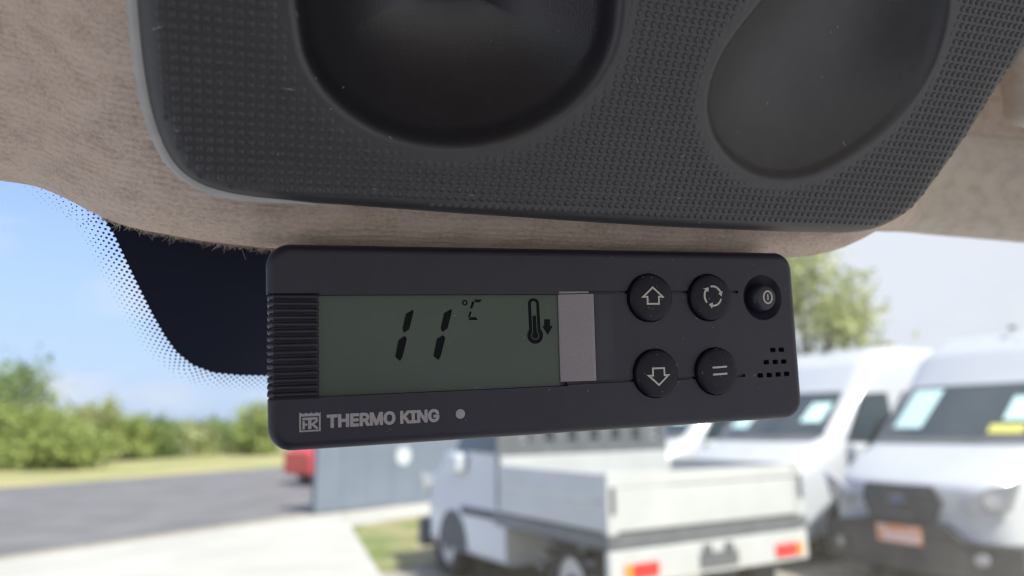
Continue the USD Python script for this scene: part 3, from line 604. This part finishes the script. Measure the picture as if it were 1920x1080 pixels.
for hh, ins in ((EDGE_H - .0013, 0), (-.0075, .0), (-.008, -.0008), (-.016, -.0008)):
    rr_ = np.array(out.buffer(ins).exterior.coords)[:-1] if False else ring
    wv.append(CO + rr_[:, :1] * E1 + rr_[:, 1:] * E2 + hh * EN + (0 if not ins else (CO * 0)))
wv = np.vstack(wv); wf = [(k * nr + i, k * nr + (i + 1) % nr, (k + 1) * nr + (i + 1) % nr, (k + 1) * nr + i) for k in range(3) for i in range(nr)]
obj('side_wall', (eye_to_world(wv) - con_org, wf), M_con, con, smooth=30)
M_edge_hl = mat('highlight_grey', (0.36, 0.36, 0.35), 0.45, 0.5, var=0.05, scale=200)  # window highlight on the console edges, put into a pale grey colour
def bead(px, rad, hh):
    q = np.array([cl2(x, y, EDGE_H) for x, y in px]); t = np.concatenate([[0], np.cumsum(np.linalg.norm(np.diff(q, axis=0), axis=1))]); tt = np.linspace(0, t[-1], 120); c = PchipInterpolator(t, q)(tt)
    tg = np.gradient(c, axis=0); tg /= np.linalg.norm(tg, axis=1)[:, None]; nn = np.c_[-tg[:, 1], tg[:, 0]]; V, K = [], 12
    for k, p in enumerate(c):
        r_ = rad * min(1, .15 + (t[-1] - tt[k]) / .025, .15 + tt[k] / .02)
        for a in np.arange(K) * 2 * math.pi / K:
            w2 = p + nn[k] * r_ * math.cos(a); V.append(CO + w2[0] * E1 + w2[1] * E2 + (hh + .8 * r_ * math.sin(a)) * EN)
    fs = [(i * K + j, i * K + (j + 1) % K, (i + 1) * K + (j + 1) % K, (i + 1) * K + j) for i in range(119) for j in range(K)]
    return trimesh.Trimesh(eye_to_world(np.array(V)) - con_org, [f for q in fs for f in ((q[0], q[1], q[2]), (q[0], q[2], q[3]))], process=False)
obj('edge_highlight', bead([(238, -260), (244, -120), (254, 0), (264, 100), (277, 180), (296, 243), (320, 290), (353, 324), (396, 346), (454, 360), (560, 373), (600, 377)], .0014, EDGE_H + .0022), M_edge_hl, con, smooth=True, label='pale grey trim bead round the left edge')
obj('edge_highlight', bead([(x, y + 1.5) for x, y in out_px[17:]], .0006, EDGE_H - .0004), M_edge_hl, con, smooth=True, label='thin pale trim line along the right edge')
pitch, dv, df = .00205, [], []
from scipy.interpolate import RegularGridInterpolator
hi = RegularGridInterpolator((gx[:, 0], gy[0]), h, bounds_error=False, fill_value=0)
gxx, gyy = np.meshgrid(np.arange(x0, x1, pitch), np.arange(y0, y1, pitch), indexing='ij'); pts = np.c_[gxx.ravel(), gyy.ravel()]
fi = lambda a: RegularGridInterpolator((gx[:, 0], gy[0]), a, bounds_error=False, fill_value=-1)(pts)
keep = (fi(so) > .0042) & (fi(sb) < -.0018) & (fi(sv) < -.0014)
B, T, HH = .00096, .00036, .00040
fadeh = (sst((-fi(sb) - .0012) / .004) * sst((-fi(sv) - .0008) / .004) * sst((fi(so) - .003) / .004))[keep]
for (x, y), hh, fd in zip(pts[keep], hi(pts[keep]), fadeh):
    b0 = len(dv)
    for rr_, zz_ in ((B, -.0001), (T * 1.75, HH * fd * .70), (T, HH * fd)):
        for k in range(8):
            a = k * math.pi / 4; dv.append((x + rr_ * math.cos(a), y + rr_ * math.sin(a), hh + zz_))
    df += [(b0 + 16, b0 + 16 + k, b0 + 17 + k, b0 + 17 + k) for k in range(1, 7)]
    df += [(b0 + 8 * l + k, b0 + 8 * l + (k + 1) % 8, b0 + 8 * l + 8 + (k + 1) % 8, b0 + 8 * l + 8 + k) for l in range(2) for k in range(8)]
df = [t for q in df for t in (((q[0], q[1], q[2]),) if q[2] == q[3] else ((q[0], q[1], q[2]), (q[0], q[2], q[3])))]
dv = np.array(dv); obj('grip_texture', (eye_to_world(CO + dv[:, :1] * E1 + dv[:, 1:2] * E2 + dv[:, 2:] * EN) - con_org, df), M_con, con, smooth=True, kind='stuff')
lint = []
g = np.random.default_rng(12)
for k in range(70):
    i, j = g.integers(5, gx.shape[0] - 5), g.integers(5, gx.shape[1] - 5)
    if so[i, j] > .004: lint.append(strand(P3[i, j] + EN * .0006, EN * .2 + g.normal(0, .6, 3), g, g.uniform(.0004, .0022), 1.0, 4))
M_lint = mat('lint', (0.6, 0.58, 0.55), 0.9)
curves('lint', [eye_to_world(s) for s in lint], .00007, M_lint, con, con_org, kind='stuff')

# ------------------------------------------------------------------ the temperature controller
K1 = nrm((.950462, .000075, .310840)); K2 = np.array((-.025134, .996744, .076612)); K2 = nrm(K2 - K2 @ K1 * K1); K3 = np.cross(K1, K2)
if K3[2] > 0: K3 = -K3
KO = np.array([.01416868, -.01379562, .19432866]); ko_w = eye_to_world(KO)
tcx = thing('temperature_controller', 'black cab temperature controller showing 11 degrees, with five round buttons', 'controller', ko_w)
def mm(mesh):
    m = tm(mesh) if not isinstance(mesh, trimesh.Trimesh) else mesh; v = m.vertices / 1000.0
    return trimesh.Trimesh(eye_to_world(KO + v[:, :1] * K1 + v[:, 1:2] * K2 + v[:, 2:] * K3) - ko_w, m.faces[:, ::-1] if np.cross(K1, K2) @ K3 < 0 else m.faces, process=False)
def face(x, y, hmm=0.0):
    p = plane_at(x, y, KO + K3 * hmm / 1000, K3) - KO; return (p @ K1 * 1000, p @ K2 * 1000)
def part(name, mesh, m, parent=None, smooth=False, **kw): return obj(name, mm(mesh), m, parent or tcx, smooth, **kw)
M_tk = mat('controller_plastic', (0.016, 0.0155, 0.0235), 0.40, 0.45, tint=(.86, .88, 1.0), rvar=0.16, var=0.06, scale=400, bump=0.22, bscale=3500, dist=.0002)
M_btn = mat('button_rubber', (0.007, 0.007, 0.012), 0.42, 0.28, tint=(.86, .88, 1.0), rvar=0.16, var=0.05, scale=300, bump=0.15, bscale=4000, dist=.0002)
M_print = mat('white_print', (0.46, 0.445, 0.42), 0.6, var=0.05, scale=900)
M_logo = mat('silver_print', (0.30, 0.285, 0.30), 0.5, var=0.05, scale=900)
M_slv = mat('silver_paint', (0.235, 0.215, 0.235), 0.42, 0.5, var=0.07, scale=3000, metal=0.35, bump=0.2, bscale=5000, dist=.0002)
M_lcd = mat('lcd_glass', (0.058, 0.080, 0.067), 0.20, 0.28, rvar=0.12, var=0.02, scale=80)
M_seg = mat('lcd_segment', (0.004, 0.006, 0.007), 0.4, 0.08)
def outline(ins):
    c = Polygon([(-75.6, 24.6), (74.4, 24.6), (75.7, -24.6), (-75.0, -24.6)]); r = 5.6
    p = c.buffer(-r, 16).buffer(r - ins, 16); return np.array(p.exterior.coords)[:-1]
lay = []
for z, ins in [(-17, 2.5), (-15.5, 1.2), (-13, .6), (-2.6, 0)] + [(-2.4 + 2.4 * math.sin(a), 2.4 * (1 - math.cos(a))) for a in np.radians((15, 30, 45, 60, 75, 90))]:
    o = outline(ins); lay.append(np.c_[o, np.full(len(o), z)])
body = m3.Manifold.hull_points(np.vstack(lay).astype(np.float32))
E = lambda poly, a, b: man(ext(poly, a, b))
body -= E(sbox(-63.5, -12.2, 0.5, 12.2), -1.7, 5)                       # display window
body -= E(sbox(-80, -12.45, -63.3, 12.65), -1.3, 5); body -= E(sbox(-80, -12.45, -74.3, 12.65), -14, 5)   # grip
body -= E(sbox(-1.4, 12.25, 54.6, 13.05), -.9, 5); body -= E(sbox(-1.4, -11.9, 55.6, -11.1), -.9, 5)   # grooves
body -= E(sbox(-1.4, -11.2, 8.2, 12.3), -1.7, 5)
BT = dict(up=(25.5, 11.1), cycle=(44.5, 11.1), down=(26.4, -9.8), equal=(45.7, -9.9))
for c in BT.values(): body -= E(Point(*c).buffer(6.85, 32), -2, 5)
PW = (62.9, 11.0)
body -= m3.Manifold.sphere(8.4, 64).translate((PW[0], PW[1], 5.1))
for row in ([(65.5, -4.4), (68.5, -4.4)], [(63.0, -7.9), (66.1, -7.9), (69.1, -7.9)], [(60.7, -11.65), (63.8, -11.65), (66.9, -11.6), (69.9, -11.55)]):
    for x, y in row: body -= E(sbox(x - .95, y - .65, x + .95, y + .65).buffer(-.3).buffer(.3), -2.5, 5)
part('housing', body, M_tk, smooth=28)
for k in range(15):
    yc = 11.8 - k * 1.655; q = []
    for z, xl in ((-13, -75.0), (-2.6, -75.35), (-1.6, -75.1), (-.7, -74.3), (-.25, -73.2)): q.append((xl, z))
    prf = Polygon(q + [(-63.35, -.25), (-63.35, -1.25), (-74.2, -1.25), (-74.2, -13)])
    m_ = ext(prf, 0, 1.15); v = m_.vertices; m_ = trimesh.Trimesh(np.c_[v[:, 0], yc - .575 + v[:, 2], v[:, 1]], m_.faces[:, ::-1], process=False)
    top = m3.Manifold.batch_hull([m3.Manifold.sphere(.66, 10).translate((x, yc, z)) for x, z in ((-74.6, -12.5), (-74.6, -2.3), (-73.5, -.86), (-64.1, -.80))])
    part('grip_rib', top, M_tk, smooth=40)
part('display', E(sbox(-63.4, -12.1, -1.2, 12.1), -3, -1.55), M_lcd)
dsp = stage.GetPrimAtPath('/World/temperature_controller/display')
LZ = -1.5
def seg(name, px, h0=LZ, h1=LZ + .06, m=M_seg, parent=dsp):
    p = Polygon([face(x, y, h0) for x, y in px]).buffer(0); part(name, ext(p.buffer(-.12).buffer(.12), h0, h1), m, parent)
up_ = [(774.6, 580.5), (775.4, 584.5), (767.4, 617), (757.5, 624.3), (754.7, 617), (761, 588.4)]
lo_ = [(758.7, 629.8), (763, 635), (754.7, 668.9), (749.9, 676.8), (741.1, 668.9), (747.5, 637)]
for dx, dy in ((0, 0), (71.8, -1.5)):
    for q in (up_, lo_): seg('digit_segment', [(x + dx, y + dy) for x, y in q])
part('degree_ring', ext(Point(*face(871.5, 567.5, LZ)).buffer(.72, 12).difference(Point(*face(871.5, 567.5, LZ)).buffer(.40, 12)), LZ, LZ + .06), M_seg, dsp)
for q in ([(889, 561.5), (904, 561.5), (899, 567), (892, 567)], [(885, 565), (890, 565.5), (886, 577), (881.5, 580)], [(881, 583.5), (884.5, 585), (881, 594), (877, 597)], [(881, 595), (892, 594.5), (896, 600), (878.5, 600)]): seg('letter_segment', q)
tx, ty = face(1000.5, 570, LZ); bx_, by_ = face(1003.5, 629, LZ)
stem = LineString([(tx, ty), (bx_, by_)])
outer = stem.buffer(1.55, 12).union(Point(bx_, by_).buffer(2.2, 24))
slot = LineString([(tx, ty), (tx + (bx_ - tx) * .92, ty + (by_ - ty) * .92)]).buffer(.78, 10).union(Point(bx_, by_).buffer(1.15, 20))
part('thermometer_outline', ext(outer.difference(slot), LZ, LZ + .06), M_seg, dsp)
merc = LineString([(tx + (bx_ - tx) * .42, ty + (by_ - ty) * .42), (bx_, by_)]).buffer(.48, 10).union(Point(bx_, by_).buffer(.88, 20))
part('thermometer_column', ext(merc, LZ, LZ + .06), M_seg, dsp)
seg('falling_arrow', [(1020.5, 598.5), (1031, 598.5), (1031, 611), (1036.5, 611), (1027, 628), (1016.5, 611), (1020.5, 611)])
# silver slope beside the display and raised panel end
sl = m3.Manifold.hull_points(np.array([(-1.25, y, z) for y in (-11.05, 12.15) for z in (-1.6, -1.1)] + [(-.7, y, -.75) for y in (-11.05, 12.15)] + [(8.2, y, z) for y in (-11.05, 12.15) for z in (-1.6, .95)] + [(7.0, y, .98) for y in (-11.05, 12.15)], np.float32))
part('silver_bezel', sl, M_slv, smooth=20)
sh_ = [(8.25, -1.0), (8.25, .93), (8.7, .97), (9.6, .88), (11, .60), (12.4, .28), (13.8, .06), (14.6, -.02), (14.6, -1.0)]
m_ = ext(Polygon(sh_), 0, 23.1); v = m_.vertices; part('bezel_shoulder', trimesh.Trimesh(np.c_[v[:, 0], -11.0 + v[:, 2], v[:, 1]], m_.faces[:, ::-1], process=False), M_tk, smooth=40)
part('silver_edge', m3.Manifold.hull_points(np.array([(-1.3, y, z) for y in (12.42, 12.95) for z in (-.9, -.55)] + [(7.2, y, z) for y in (12.42, 12.95) for z in (-.9, -.02)], np.float32)), M_slv)
# buttons
def dome(r): return 2.25 - .016 * r * r
def btn(name, c):
    prof = [(0, -1.8)] + [(6.55, -1.8), (6.55, .9)] + [(6.55 - .9 * (1 - math.cos(a)), .9 + .75 * math.sin(a)) for a in np.radians((20, 40, 60, 80))] + [(r, dome(r)) for r in (5.4, 4.5, 3.5, 2.5, 1.5, .5, 0)]
    m_ = trimesh.creation.revolve(np.array(prof), sections=56); m_.apply_translation((*c, 0)); 
    if m_.volume < 0: m_.invert()
    return part('button', m_, M_btn, smooth=35, label=name)
def sym(poly, c, parent, off=(0, 0), name='button_symbol', z=None):
    p = shapely.segmentize(poly, .5); m_ = ext(p, 0, .1).subdivide(); v = m_.vertices.copy(); r = np.hypot(v[:, 0] + off[0], v[:, 1] + off[1])
    v[:, 2] += (dome(r) - .02) if z is None else z; v[:, 0] += c[0] + off[0]; v[:, 1] += c[1] + off[1]
    part(name, trimesh.Trimesh(v, m_.faces, process=False), M_print, parent)
def stroke(pts, w, close=True):
    l = LineString(pts + [pts[0], pts[1]] if close else pts); return l.buffer(w / 2, join_style='mitre' if close else 'round')
arrow = [(0, 2.35), (3.0, -.25), (1.75, -.25), (1.75, -2.2), (-1.75, -2.2), (-1.75, -.25), (-3.0, -.25)]
b = btn('round button with an up arrow', BT['up']); sym(stroke(arrow, .48), BT['up'], b, (.0, .4))
b = btn('round button with a down arrow', BT['down']); sym(stroke([(x, -y) for x, y in arrow], .48), BT['down'], b, (-.1, -.75))
b = btn('round button with two bars', BT['equal'])
for y in (1.0, -.95): sym(LineString([(-2.1, y), (2.1, y + .12)]).buffer(.27), BT['equal'], b, (.05, .15))
b = btn('round button with three circling arrows', BT['cycle'])
for k in range(3):
    a0 = math.radians(20 + 120 * k); rr_ = 2.75; arc = LineString([(rr_ * math.cos(a0 + t), rr_ * math.sin(a0 + t)) for t in np.linspace(0, math.radians(82), 14)]).buffer(.26, cap_style='flat')
    h0 = Polygon([((rr_ + d) * math.cos(a0 + t), (rr_ + d) * math.sin(a0 + t)) for d, t in ((-.85, 0.05), (.85, 0.05), (0, -.40))]); sym(arc.union(h0), BT['cycle'], b, (.1, .3))
prof = [(0, -2.6), (4.3, -2.6), (4.15, -.4), (3.9, .5), (3.5, 1.2), (2.9, 1.5), (1.5, 1.55), (0, 1.55)]
m_ = trimesh.creation.revolve(np.array(prof), sections=48); m_.apply_translation((*PW, 0)); m_.invert() if m_.volume < 0 else None
b = part('button', m_, M_tk, smooth=40, label='recessed power button with a ring and bar')
ring_ = shapely.affinity.scale(Point(0, 0).buffer(2.0, 24), .85, 1.0); ring_ = ring_.difference(shapely.affinity.scale(Point(0, 0).buffer(1.5, 24), .8, 1.0))
sym(ring_, PW, b, (.6, 0), z=1.5); sym(LineString([(0, -.62), (0, .72)]).buffer(.22), PW, b, (.6, 0), z=1.5)
# lettering, crest and lamp
t0 = meshkit.text_mesh('THERMO KING', 3.0, .05, bold=True)
flat = shapely.union_all([Polygon(t0.vertices[f][:, :2]) for f in t0.faces if np.ptp(t0.vertices[f][:, 2]) < 1e-6 and Polygon(t0.vertices[f][:, :2]).area > 1e-9]).buffer(.005)
ax0, ay0, ax1, ay1 = flat.bounds; flat = shapely.affinity.scale(shapely.affinity.translate(flat, -ax0, -ay0), 27.0 / (ax1 - ax0), 3.0 / (ay1 - ay0), origin=(0, 0)).buffer(.13, join_style='mitre')
tmsh = ext(flat, 0, .05); tmsh.apply_translation((-61.6, -19.5, 0))
part('lettering', tmsh, M_logo)
cx0, cy0, cw, ch = -68.0, -20.15, 4.85, 4.55
crest = Polygon([(cx0, cy0), (cx0 + cw, cy0), (cx0 + cw, cy0 + ch)] + [(cx0 + cw * (1 - (k + .5) / 8), cy0 + ch - (.42 if k % 2 == 0 else .1)) for k in range(8)] + [(cx0, cy0 + ch)])
inner = sbox(cx0 + .36, cy0 + .36, cx0 + cw - .36, cy0 + ch - .95)
T_ = sbox(cx0 + .7, cy0 + 2.75, cx0 + cw - .7, cy0 + 3.3).union(sbox(cx0 + 2.0, cy0 + .62, cx0 + 2.75, cy0 + 3.3))
H_ = sbox(cx0 + .7, cy0 + .62, cx0 + 1.25, cy0 + 2.55).union(sbox(cx0 + .7, cy0 + 1.45, cx0 + 1.8, cy0 + 1.9))
K_ = LineString([(cx0 + 4.0, cy0 + .75), (cx0 + 3.0, cy0 + 1.65), (cx0 + 4.0, cy0 + 2.5)]).buffer(.27, join_style='mitre').union(sbox(cx0 + 2.75, cy0 + 1.4, cx0 + 3.2, cy0 + 1.9))
part('crest', ext(crest.difference(inner).union(T_).union(H_).union(K_), 0, .05), M_logo)
part('lamp', ext(Point(-29.05, -17.95).buffer(1.2, 24), -.2, .05), M_logo)
g = np.random.default_rng(5); dust = []
for k in range(110):
    x, y = g.uniform(-62, 72), g.uniform(-23, 23)
    inside = -63 < x < -2 and -12 < y < 12
    if g.random() < .55: x, y = BT[g.choice(list(BT))] + g.normal(0, 4.2, 2)
    zb = (-1.48 if inside else .03)
    for c in BT.values():
        r = math.hypot(x - c[0], y - c[1])
        if r < 6.5: zb = dome(r) + .03
    p = KO + (x * K1 + y * K2 + zb * K3) / 1000; s = strand(p, g.normal(0, 1, 3), g, g.uniform(.0001, .0011) * (1 if g.random() < .3 else .4), 1.0, 4)
    d = np.minimum(0, (s - p) @ K3); s = s - d[:, None] * K3; dust.append(s)
curves('dust', [eye_to_world(s) for s in dust], .000045, M_lint, tcx, ko_w, kind='stuff')
